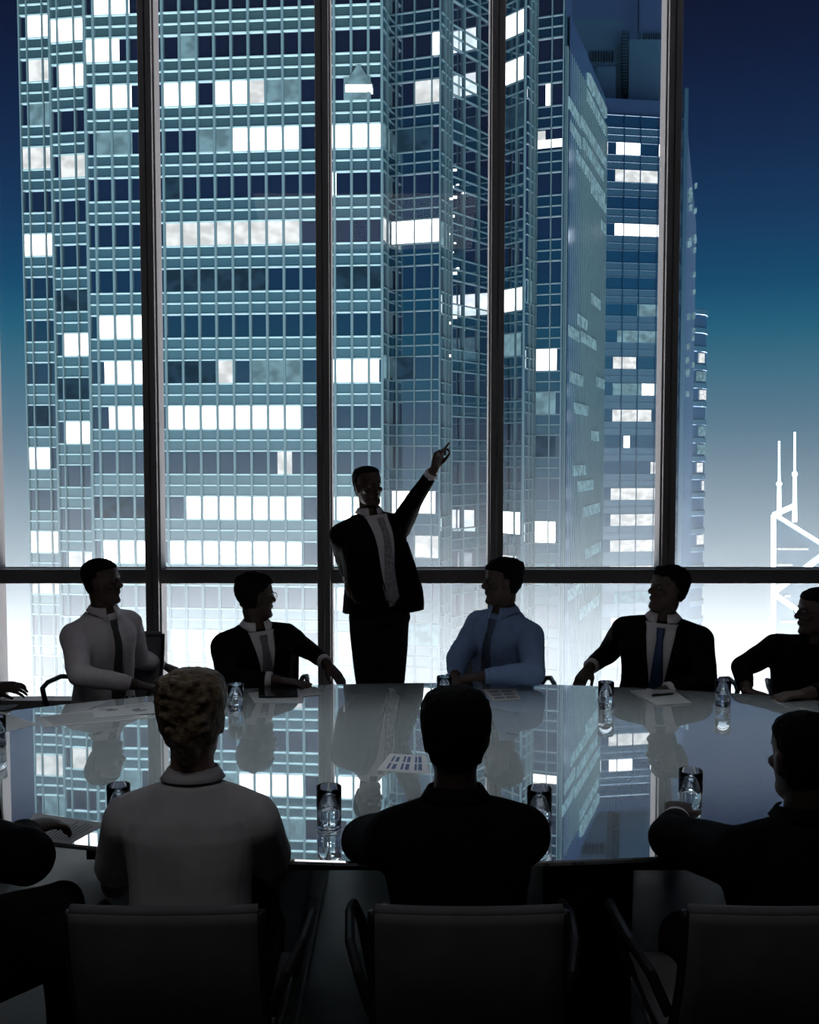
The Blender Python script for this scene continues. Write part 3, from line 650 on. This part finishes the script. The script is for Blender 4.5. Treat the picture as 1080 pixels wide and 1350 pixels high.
    def collar(s, mat, r0=.060, r1=.077, drop=.045, gap=20):
        g = []; c0 = s.N + s.up * .026 + s.f * .006; c1 = s.N + s.up * -.002
        for t_ in (0, .5, 1):
            row = []
            for i in range(33):
                a = math.radians(gap + (360 - 2 * gap) * i / 32); f_ = max(0, math.cos(a))
                rr = (r0 + (r1 - r0) * t_); cc = c0.lerp(c1, t_) - s.up * (drop * t_ * f_ ** 3) + s.f * (.018 * t_ * f_)
                row.append(cc + s.f * math.cos(a) * rr + s.s * -math.sin(a) * rr * 1.04)
            g.append(row)
        b = bmesh.new(); sheet(b, g, .004); s.add('collar', b, mat)
    def vpanel(s, name, mat, h0, h1, a_top, a_bot, off, shift=0, curve=1.0):
        g = []
        for j in range(15):
            k = j / 14; h = h1 + (h0 - h1) * k; a_ = a_top + (a_bot - a_top) * k ** curve
            g.append([s.tp(h, shift + s.ang(h, a_ * (-1 + 2 * i / 10), off), off) for i in range(11)][::-1])
        b = bmesh.new(); sheet(b, g, .006); s.add(name, b, mat)
    def tie(s, mat, h0, off, shift=0, top=.568):
        g = []
        for j in range(17):
            k = j / 16; h = top + (h0 - top) * k; w_ = .02 if j < 2 else .013 + .03 * k; w_ = w_ if j < 16 else .004
            c_ = s.tp(h, shift, off); g.append([c_ - s.s * x * w_ + s.f * (.003 * (1 - x * x) + (.009 if j < 2 else 0)) for x in (1, .5, 0, -.5, -1)])
        b = bmesh.new(); sheet(b, g, .005); s.add('tie', b, mat)
    def lapels(s, mat, h0, h1, a_top, a_bot, off, w_=.042, shift=0):
        for sd in (1, -1):
            g = []
            for j in range(13):
                k = j / 12; h = h1 + (h0 - h1) * k; a_ = a_top + (a_bot - a_top) * k; ww = w_ * (math.sin(min(1, k * 1.25 + .12) * PI) ** .7 + .06) if k < .95 else .006
                row = [s.tp(h, shift + s.ang(h, sd * (a_ + ww * t_), off), off + .004 - .004 * t_) for t_ in (0, .33, .66, 1)]
                g.append(row if sd < 0 else row[::-1])
            b = bmesh.new(); sheet(b, g, .006); s.add('lapel', b, mat)
    def hair(s, mat, style='short', voxel=.005):
        bm = bmesh.new(); R = []; g = {'short': .006, 'full': .010, 'crop': .0045, 'woman': .014, 'bushy': .016, 'recede': .005}[style]
        for z, f_, b_, w_ in HEAD:
            if z < .06: continue
            z2 = z + (g * .9 if z > .2 else 0)
            if z < .15: ff, ww = -.012 - (.15 - z) * .25, w_ + (g * .75 if z > .1 else .003)
            elif z < .17: ff, ww = .040, w_ + g * .9
            elif z < .19: ff, ww = f_ + (g * .8 if style not in ('recede',) else -.02), w_ + g
            else: ff, ww = f_ + g * .9, w_ + g
            bb = b_ - g; mid = -.03; ring = []
            for i in range(28):
                a = 2 * PI * i / 28; c_, n_ = math.cos(a), math.sin(a)
                y = mid + (max(ff, mid + .006) - mid) * abs(c_) ** .8 if c_ > 0 else mid - (mid - bb) * abs(c_) ** .92
                ring.append(s.hp(math.copysign(abs(n_) ** .9, n_) * ww, y, z2))
            R.append(ring)
        hull_loft(bm, R)
        if style == 'woman':
            limb(bm, [s.hp(0, -.075, .10), s.hp(0, -.07, .06), s.hp(0, -.062, .045)], [.045, .036, .022])
            for i in range(46):      # loosely pinned-up strands
                a = random.uniform(-.95, .95); z = random.uniform(.10, .235); y0 = random.uniform(-.09, .0)
                p0 = s.hp(a * .075, y0 + .02, z); p1 = s.hp(a * .05 + random.uniform(-.02, .02), -.10 - .012 * math.cos(a), z * .93 + random.uniform(-.01, .02)); p2 = s.hp(a * .03, -.112, z * .85 + .01)
                limb(bm, [p0, p1, p2], [.007, .008, .006], 6)
            for i in range(7):
                a = i * .9; limb(bm, [s.hp(.025 * math.cos(a), -.10, .205 + .02 * math.sin(a)), s.hp(.032 * math.cos(a + 1), -.105, .20 + .028 * math.sin(a + 1))], [.011, .012], 8)
        s.add('hair', remesh(bm, voxel, 1, (.003, 55) if style != 'full' else (.009, 32)), mat)
    def glasses(s):
        b = bmesh.new()
        for x in (-1, 1):
            c_ = s.hp(x * .032, .090, .120)
            tube(b, [c_ + s.hs * (.024 * math.cos(a)) + s.hu * (.017 * math.sin(a)) for a in [2 * PI * i / 16 for i in range(17)]], .0016, 6)
            tube(b, [s.hp(x * .057, .088, .124), s.hp(x * .077, .07, .124), s.hp(x * .079, -.005, .122)], .0016, 6)
        tube(b, [s.hp(-.008, .092, .124), s.hp(.008, .092, .124)], .0016, 6); s.add('glasses', b, M['black'])

def seated_legs(P, f, s_, spread=.11, kz=.50):
    r = []
    for sd in (1, -1):
        hip = P + s_ * sd * .085 - Vector((0, 0, .02)); kn = P + s_ * sd * spread + f * .40; kn.z = kz; an = kn + f * .02; an.z = .085; toe = an + f * .16; toe.z = .035
        r.append((hip, kn, an, toe))
    return r
def flat(v): v = Vector(v); v.z = 0; return v.normalized()
def seated(label, top, Y, fwd, hfwd, lean=(0, 0), hup=(0, 0, 1), skin='skin_d', wide=1, drop=.60, zp=None, nx=0):
    """top = px, py of the crown; Y = depth of the head; lean = neck minus pelvis in x, y"""
    crown = at(top[0], top[1], Y); hu = Vector(hup).normalized(); N_ = crown - hu * .240 - Vector((0, 0, .028)) - flat(fwd) * .018 + flat(hfwd) * .012
    N_.x += nx
    P_ = N_ - Vector((lean[0], lean[1], 0)); P_.z = max(.50, N_.z - drop) if zp is None else zp
    return Fig('person', label, N_, fwd, P_, hfwd, hup, skin, wide=wide)
up_ = Vector((0, 0, 1))
def finish(f, hands, legs=None, voxel=.0055):
    f.body(legs or seated_legs(f.P, flat(f.f), flat(f.s)), hands, voxel)

# 1 man in the white shirt, far left of the table
f = seated('seated man in a white shirt and dark tie, in profile at far left', (130, 735), 5.0, (.72, -.62, 0), (1, -.12, .10), (.03, -.08), (-.06, 0, 1), wide=.88)
e = reach(f.sh(1), 104, 890, .30); wr = reach(e, 180, 903, .25); f.arm(1, e, wr)
e2 = reach(f.sh(-1), 182, 868, .27, 1); w2 = reach(e2, 214, 877, .24, 1); f.arm(-1, e2, w2)
finish(f, {1: dict(d=Vector((1, -.1, -.15)), n=up_, curl=.5, thumb=-1), -1: dict(d=Vector((1, .1, -.35)), n=up_, curl=.3, thumb=1)})
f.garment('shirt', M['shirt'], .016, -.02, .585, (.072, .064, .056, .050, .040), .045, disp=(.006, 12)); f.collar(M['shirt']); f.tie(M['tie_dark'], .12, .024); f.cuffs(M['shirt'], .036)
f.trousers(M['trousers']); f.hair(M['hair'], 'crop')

# 2 dark suit with glasses
f = seated('seated man in a dark suit and glasses, looking away, left of the presenter', (335, 755), 5.0, (.45, -.85, 0), (.85, .5, .05), (.0, -.06), skin='skin_d', wide=.93)
e = reach(f.sh(1), 298, 893, .29); wr = reach(e, 366, 897, .25); f.arm(1, e, wr)
e2 = reach(f.sh(-1), 408, 858, .29, 1); w2 = reach(e2, 432, 876, .24, -1); f.arm(-1, e2, w2)
finish(f, {1: dict(d=Vector((1, -.25, -.05)), n=up_, curl=.12, thumb=-1), -1: dict(d=Vector((.75, -.5, -.7)), n=up_, curl=.3, thumb=1)})
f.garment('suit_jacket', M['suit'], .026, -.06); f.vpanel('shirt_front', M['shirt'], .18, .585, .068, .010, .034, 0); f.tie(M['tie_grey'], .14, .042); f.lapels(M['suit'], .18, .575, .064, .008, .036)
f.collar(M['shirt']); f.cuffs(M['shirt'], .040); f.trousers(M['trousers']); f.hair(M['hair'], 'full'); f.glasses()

# 3 presenter, standing
crown = at(486, 614, 5.75); N_ = crown - Vector((0, 0, .268)) + Vector((.0, .01, 0)); P_ = N_ + Vector((.0, .02, -.60)) ; P_.x = at(500, 800, 5.75).x
f = Fig('person', 'standing presenter in a dark suit and pale tie, pointing up at the window', N_, (.38, -.92, 0), P_, (.50, -.82, -.02), (-.06, 0, 1), 'skin_d', wide=1.04)
e = reach(f.sh(-1), 546, 660, .29, -1); wr = reach(e, 573, 618, .25, -1); f.arm(-1, e, wr)
e2 = reach(f.sh(1), 455, 742, .29, 1); w2 = reach(e2, 462, 768, .24, -1); f.arm(1, e2, w2)
lg = []
for sd, px in ((1, 487), (-1, 516)):
    hip = f.P + f.s * sd * .085; kn = at(px, 890, 5.73); kn.z = .47; an = Vector((kn.x, 5.78, .085)); toe = an + Vector((.06, -.17, -.05)); lg.append((hip, kn, an, toe))
f.body(lg, {-1: dict(d=Vector((.28, -.1, 1)), n=Vector((-.75, .7, 0)), curl=.5, thumb=-1, curls=(.18, .9, 1.15, 1.25), spread=.10), 1: dict(d=Vector((.35, -.45, -.72)), n=Vector((-.5, .6, -.5)), curl=.25, thumb=-1)}, .005)
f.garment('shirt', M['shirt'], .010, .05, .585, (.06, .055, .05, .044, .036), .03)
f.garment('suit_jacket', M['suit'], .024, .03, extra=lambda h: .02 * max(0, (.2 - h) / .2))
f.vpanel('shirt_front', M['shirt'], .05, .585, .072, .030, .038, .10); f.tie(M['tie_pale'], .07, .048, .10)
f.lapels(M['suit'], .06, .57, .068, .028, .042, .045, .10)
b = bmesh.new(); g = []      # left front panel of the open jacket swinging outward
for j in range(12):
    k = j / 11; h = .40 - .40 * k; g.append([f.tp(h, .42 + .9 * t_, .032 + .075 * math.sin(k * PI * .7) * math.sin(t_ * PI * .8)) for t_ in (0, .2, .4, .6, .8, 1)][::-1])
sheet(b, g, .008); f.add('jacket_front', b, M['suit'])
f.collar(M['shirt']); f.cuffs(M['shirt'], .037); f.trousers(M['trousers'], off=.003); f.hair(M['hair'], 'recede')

# 4 blue shirt
f = seated('seated man in a blue shirt and tie in profile, right of the presenter', (665, 735), 5.0, (-.62, -.72, 0), (-1, -.12, -.02), (.0, -.07), skin='skin_d', wide=.90)
e = reach(f.sh(-1), 703, 888, .30); wr = reach(e, 632, 892, .25); f.arm(-1, e, wr)
e2 = reach(f.sh(1), 604, 868, .28, -1); w2 = reach(e2, 600, 893, .23, -1); f.arm(1, e2, w2)
finish(f, {-1: dict(d=Vector((-1, -.05, -.1)), n=up_, curl=.55, thumb=1), 1: dict(d=Vector((.5, -.5, -.35)), n=up_, curl=.4, thumb=-1)})
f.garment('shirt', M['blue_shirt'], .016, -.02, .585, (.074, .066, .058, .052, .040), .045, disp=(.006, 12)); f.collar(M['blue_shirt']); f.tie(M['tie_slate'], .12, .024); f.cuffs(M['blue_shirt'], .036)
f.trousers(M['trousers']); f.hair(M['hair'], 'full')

# 5 dark suit with blue tie
f = seated('seated man in a dark suit and blue tie, looking up to the left', (888, 745), 5.0, (-.30, -.92, 0), (-.93, -.28, .16), (.02, -.06), (.16, 0, 1), skin='skin_d', wide=1.05)
e = reach(f.sh(1), 800, 862, .30, 1); wr = reach(e, 776, 881, .25, -1); f.arm(1, e, wr)
e2 = reach(f.sh(-1), 930, 900, .30, -1); w2 = reach(e2, 872, 912, .25, -1); f.arm(-1, e2, w2)
finish(f, {1: dict(d=Vector((-.5, -.55, -.5)), n=up_, curl=.4, thumb=-1), -1: dict(d=Vector((-1, -.1, -.1)), n=up_, curl=.4, thumb=1)})
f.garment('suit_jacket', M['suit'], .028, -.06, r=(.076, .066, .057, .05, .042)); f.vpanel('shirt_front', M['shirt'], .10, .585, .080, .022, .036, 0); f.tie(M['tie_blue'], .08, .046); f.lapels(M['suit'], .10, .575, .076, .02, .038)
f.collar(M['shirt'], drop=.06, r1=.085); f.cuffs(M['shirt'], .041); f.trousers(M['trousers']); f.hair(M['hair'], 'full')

# 6 right edge, glasses
f = seated('seated man in glasses and black suit, cut off by the right edge', (1080, 774), 4.85, (-.55, -.8, 0), (-1, .02, -.02), (.02, -.05), skin='skin_d', wide=1.05)
e = reach(f.sh(1), 978, 880, .29, -1); wr = reach(e, 985, 912, .22, -1); f.arm(1, e, wr)
e2 = reach(f.sh(-1), 1115, 905, .29, -1); w2 = reach(e2, 1060, 915, .25, -1); f.arm(-1, e2, w2)
finish(f, {1: dict(d=Vector((.7, -.5, -.1)), n=up_, curl=.4, thumb=-1), -1: dict(d=Vector((-1, -.2, 0)), n=up_, curl=.4, thumb=1)})
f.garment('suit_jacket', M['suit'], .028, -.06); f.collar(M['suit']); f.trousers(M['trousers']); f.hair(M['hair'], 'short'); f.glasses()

# 7 woman in the near left seat
f = seated('woman in a white short-sleeved blouse with pinned-up blond hair', (253, 884), 2.42, (0, 1, 0), (.02, 1, 0), (.0, .06), skin='skin', wide=.88, drop=.58)
for sd, ex, ey, wx, wy in ((1, 362, 1150, 330, 1118), (-1, 152, 1165, 175, 1120)):
    e = reach(f.sh(sd), ex, ey, .28, 1); w_ = reach(e, wx, wy, .24, 1); w_.z = max(w_.z, .765); f.arm(sd, e, w_)
finish(f, {1: dict(d=Vector((-.4, 1, 0)), n=up_, curl=.3, thumb=-1), -1: dict(d=Vector((.4, 1, 0)), n=up_, curl=.3, thumb=1)}, voxel=.005)
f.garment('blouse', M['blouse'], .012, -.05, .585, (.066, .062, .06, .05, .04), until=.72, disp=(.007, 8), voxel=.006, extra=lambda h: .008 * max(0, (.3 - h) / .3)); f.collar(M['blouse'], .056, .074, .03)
f.trousers(M['trousers']); f.hair(M['hair_blond'], 'woman', .004)

# 8 man in the centre foreground
f = seated('man in a black suit seen from behind, centre foreground', (612, 909), 2.42, (-.10, 1, 0), (-.05, 1, 0), (-.01, .08), skin='skin_d', wide=.90, nx=-.022)
e = reach(f.sh(-1), 478, 1108, .30, 1); w_ = reach(e, 520, 1100, .25, 1); w_.z = max(w_.z, .765); f.arm(-1, e, w_)
e = reach(f.sh(1), 668, 1105, .29, 1); w_ = reach(e, 650, 1080, .25, 1); w_.z = max(w_.z, .765); f.arm(1, e, w_)
finish(f, {1: dict(d=Vector((-.6, 1, 0)), n=up_, curl=.3, thumb=-1), -1: dict(d=Vector((.6, 1, 0)), n=up_, curl=.3, thumb=1)})
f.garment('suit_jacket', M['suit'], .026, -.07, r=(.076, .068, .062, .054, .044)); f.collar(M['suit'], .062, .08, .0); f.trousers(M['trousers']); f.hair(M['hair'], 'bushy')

# 9 near right
f = seated('man in a black suit seen from behind at the right edge', (1064, 937), 2.42, (-.28, 1, 0), (-.2, 1, 0), (.0, .08), skin='skin_d', wide=1.12)
e = reach(f.sh(-1), 885, 1105, .31, 1); w_ = reach(e, 893, 1078, .22, 1); w_.z = max(w_.z, .77); f.arm(-1, e, w_)
e = reach(f.sh(1), 1180, 1120, .30, 1); w_ = reach(e, 1130, 1080, .25, 1); w_.z = max(w_.z, .77); f.arm(1, e, w_)
finish(f, {1: dict(d=Vector((-.6, 1, 0)), n=up_, curl=.3, thumb=-1), -1: dict(d=Vector((.3, 1, .1)), n=up_, curl=.5, thumb=1)})
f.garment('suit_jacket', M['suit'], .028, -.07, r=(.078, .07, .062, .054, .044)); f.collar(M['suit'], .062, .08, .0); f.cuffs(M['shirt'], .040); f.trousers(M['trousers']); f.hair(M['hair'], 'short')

# 10 left edge foreground
f = seated('dark figure cut off by the left edge, lower left foreground', (-92, 908), 2.60, (.75, .65, 0), (.95, .3, 0), (.0, .05), skin='skin_d', wide=1.1)
e = reach(f.sh(1), 35, 1130, .30, -1); w_ = reach(e, 28, 1095, .22, 1); f.arm(1, e, w_)
e = reach(f.sh(-1), -60, 1110, .30, 1); w_ = reach(e, -10, 1060, .25, 1); f.arm(-1, e, w_)
finish(f, {1: dict(d=Vector((.6, 1, -.1)), n=up_, curl=.4, thumb=-1), -1: dict(d=Vector((.7, .6, 0)), n=up_, curl=.4, thumb=1)})
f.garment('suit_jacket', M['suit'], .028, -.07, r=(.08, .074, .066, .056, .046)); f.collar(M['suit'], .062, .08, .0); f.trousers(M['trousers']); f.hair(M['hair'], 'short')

# 11 only the hand shows, far left
f = seated('person off the left edge with only one dark gesturing hand in view', (-118, 750), 4.75, (.9, -.4, 0), (.95, -.2, 0), (.0, -.03), skin='skin_d')
e = reach(f.sh(1), -75, 905, .30, -1); w_ = reach(e, -6, 905, .27, 1); f.arm(1, e, w_)
e = reach(f.sh(-1), -60, 890, .30, 1); w_ = reach(e, -30, 905, .22, 1); f.arm(-1, e, w_)
finish(f, {1: dict(d=Vector((1, .0, -.02)), n=Vector((0, -.5, 1)), curl=.35, thumb=1, spread=.12), -1: dict(d=Vector((1, -.2, 0)), n=up_, curl=.4, thumb=1)}, voxel=.0045)
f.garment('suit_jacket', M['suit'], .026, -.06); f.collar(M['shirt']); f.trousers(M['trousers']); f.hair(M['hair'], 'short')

for lab, loc, rz in chairs: make_chair(lab, loc, rz)
make_chair('office chair of the person off the left edge', (at(-118, 750, 4.75).x, 4.85, 0), -2.0)

# ------------------------------------------------------------------ things on the table
TZ = .7402
def tumbler(px, py, label, sc_=1.0):
    p = onz(px, py, TZ); t = thing('water_glass', label, 'glass', (p.x, p.y, TZ), 0, 'water glasses on the table')
    r, h = .0335 * sc_, .118 * sc_
    bm = bmesh.new(); n = 40
    prof = [(.001, .0), (r - .004, 0), (r, .004), (r + .001, .05), (r + .0015, h - .002), (r + .0005, h), (r - .001, h - .001), (r - .0018, .05), (r - .003, .016), (r - .008, .0125), (.001, .012)]
    hull_loft(bm, [[Vector((a * math.cos(2 * PI * i / n), a * math.sin(2 * PI * i / n), z)) for i in range(n)] for a, z in prof]); obj('tumbler', bm, M['glass'], t, smooth=True)
    bm = bmesh.new(); lathe(bm, [(.001, .0126), (r - .009, .0128), (r - .0033, .0165), (r - .0026, .058 * sc_), (.001, .058 * sc_)], n); obj('water', bm, M['water'], t, smooth=False)
tumbler(311, 937, 'water glass in front of the dark suited man with the tablet'); tumbler(799, 934, 'water glass beside the notepad with the pen'); tumbler(953, 931, 'water glass in front of the man at the right edge')
tumbler(434, 1092, 'water glass on the near edge left of the man in the centre foreground', 1.08); tumbler(711, 1094, 'water glass at the right elbow of the man in the centre foreground', 1.08)
tumbler(910, 1068, 'water glass by the hand of the man at bottom right', 1.08); tumbler(586, 926, 'water glass half hidden behind the head in the centre'); tumbler(157, 1085, 'water glass peeking out behind the left shoulder of the woman in the blouse'); tumbler(-4, 985, 'water glass at the left edge of the picture')

def paper(px_corners, label, name='paper_sheet', cat='paper', kind='text', lift=0, mat='paper', th=.0012, group=None, wpts=None):
    P = [onz(x, y, TZ) for x, y in px_corners] if not wpts else [Vector((*p, TZ)) for p in wpts]
    c = sum(P, Vector()) / 4; t = thing(name, label, cat, (c.x, c.y, TZ + lift), 0, group); L = [p - c for p in P]
    for v in L: v.z = 0
    bm = bmesh.new(); hull_loft(bm, [[v + Vector((0, 0, z)) for v in L] for z in (0, th)]); obj('sheet', bm, M[mat], t)
    def q_(u, v): a = L[0].lerp(L[1], u); b = L[3].lerp(L[2], u); return a.lerp(b, v) + Vector((0, 0, th + .0003))
    def rect(bm, u0, v0, u1, v1): bm.faces.new([bm.verts.new(q_(*k)) for k in ((u0, v0), (u1, v0), (u1, v1), (u0, v1))])
    if kind == 'text':
        bm = bmesh.new()
        for i in range(14):
            v = .1 + i * .06; rect(bm, .1, v, random.uniform(.7, .92), v + .022)
        obj('printed_text', bm, M['ink'], t)
    if kind == 'chart':
        bm = bmesh.new()
        for i in range(2):
            for j in range(3): rect(bm, .12 + i * .42, .15 + j * .28, .46 + i * .42, .20 + j * .28)
            for j in range(3): rect(bm, .12 + i * .42, .25 + j * .27, .40 + i * .42 + .04 * j, .33 + j * .27)
        obj('bar_chart', bm, M['ink_blue'], t)
    if kind == 'pie':
        bm = bmesh.new()
        for cx_, cy_, r_ in ((.3, .35, .10), (.7, .6, .12)):
            vs = [bm.verts.new(q_(cx_ + r_ * math.cos(a), cy_ + r_ * 1.2 * math.sin(a))) for a in [2 * PI * i / 20 for i in range(17)]]
            bm.faces.new([bm.verts.new(q_(cx_, cy_))] + vs)
        for i in range(6): rect(bm, .1, .08 + i * .05, .2 + .04 * i, .1 + i * .05)
        for i in range(4): rect(bm, .5, .15 + i * .06, .85, .165 + i * .06)
        obj('pie_chart', bm, M['ink'], t)
    return t
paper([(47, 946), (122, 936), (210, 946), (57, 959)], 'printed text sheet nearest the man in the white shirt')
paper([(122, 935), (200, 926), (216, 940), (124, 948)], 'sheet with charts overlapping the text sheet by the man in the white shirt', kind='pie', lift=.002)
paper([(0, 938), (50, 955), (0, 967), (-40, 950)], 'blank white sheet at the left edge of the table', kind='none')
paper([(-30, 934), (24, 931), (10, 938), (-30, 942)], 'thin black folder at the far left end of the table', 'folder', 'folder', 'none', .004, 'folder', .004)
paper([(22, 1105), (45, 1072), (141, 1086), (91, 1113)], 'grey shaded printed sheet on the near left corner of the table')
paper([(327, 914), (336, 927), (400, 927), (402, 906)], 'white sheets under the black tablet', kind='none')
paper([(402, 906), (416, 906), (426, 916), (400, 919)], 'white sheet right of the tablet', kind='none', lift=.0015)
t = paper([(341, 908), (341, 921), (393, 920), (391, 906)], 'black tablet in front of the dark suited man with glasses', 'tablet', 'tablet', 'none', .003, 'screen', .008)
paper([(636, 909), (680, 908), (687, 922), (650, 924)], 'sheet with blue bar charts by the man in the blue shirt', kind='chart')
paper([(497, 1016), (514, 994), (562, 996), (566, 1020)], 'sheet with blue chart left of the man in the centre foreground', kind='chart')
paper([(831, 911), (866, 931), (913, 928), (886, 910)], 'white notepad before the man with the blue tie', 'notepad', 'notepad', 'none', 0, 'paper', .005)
a, b_ = onz(860, 917, TZ + .011), onz(889, 914, TZ + .011); t = thing('pen', 'black pen lying on the white notepad', 'pen', a)
bm = bmesh.new(); d = b_ - a; cone(bm, (0, 0, 0), d * .86, .0048, .0052, 10); cone(bm, d * .86, d, .005, .0012, 10); obj('barrel', bm, M['black'], t, smooth=True)
bm = bmesh.new(); cone(bm, d * .02 + Vector((0, 0, .0065)), d * .3 + Vector((0, 0, .0065)), .0014, .0014, 6); obj('clip', bm, M['chrome'], t)
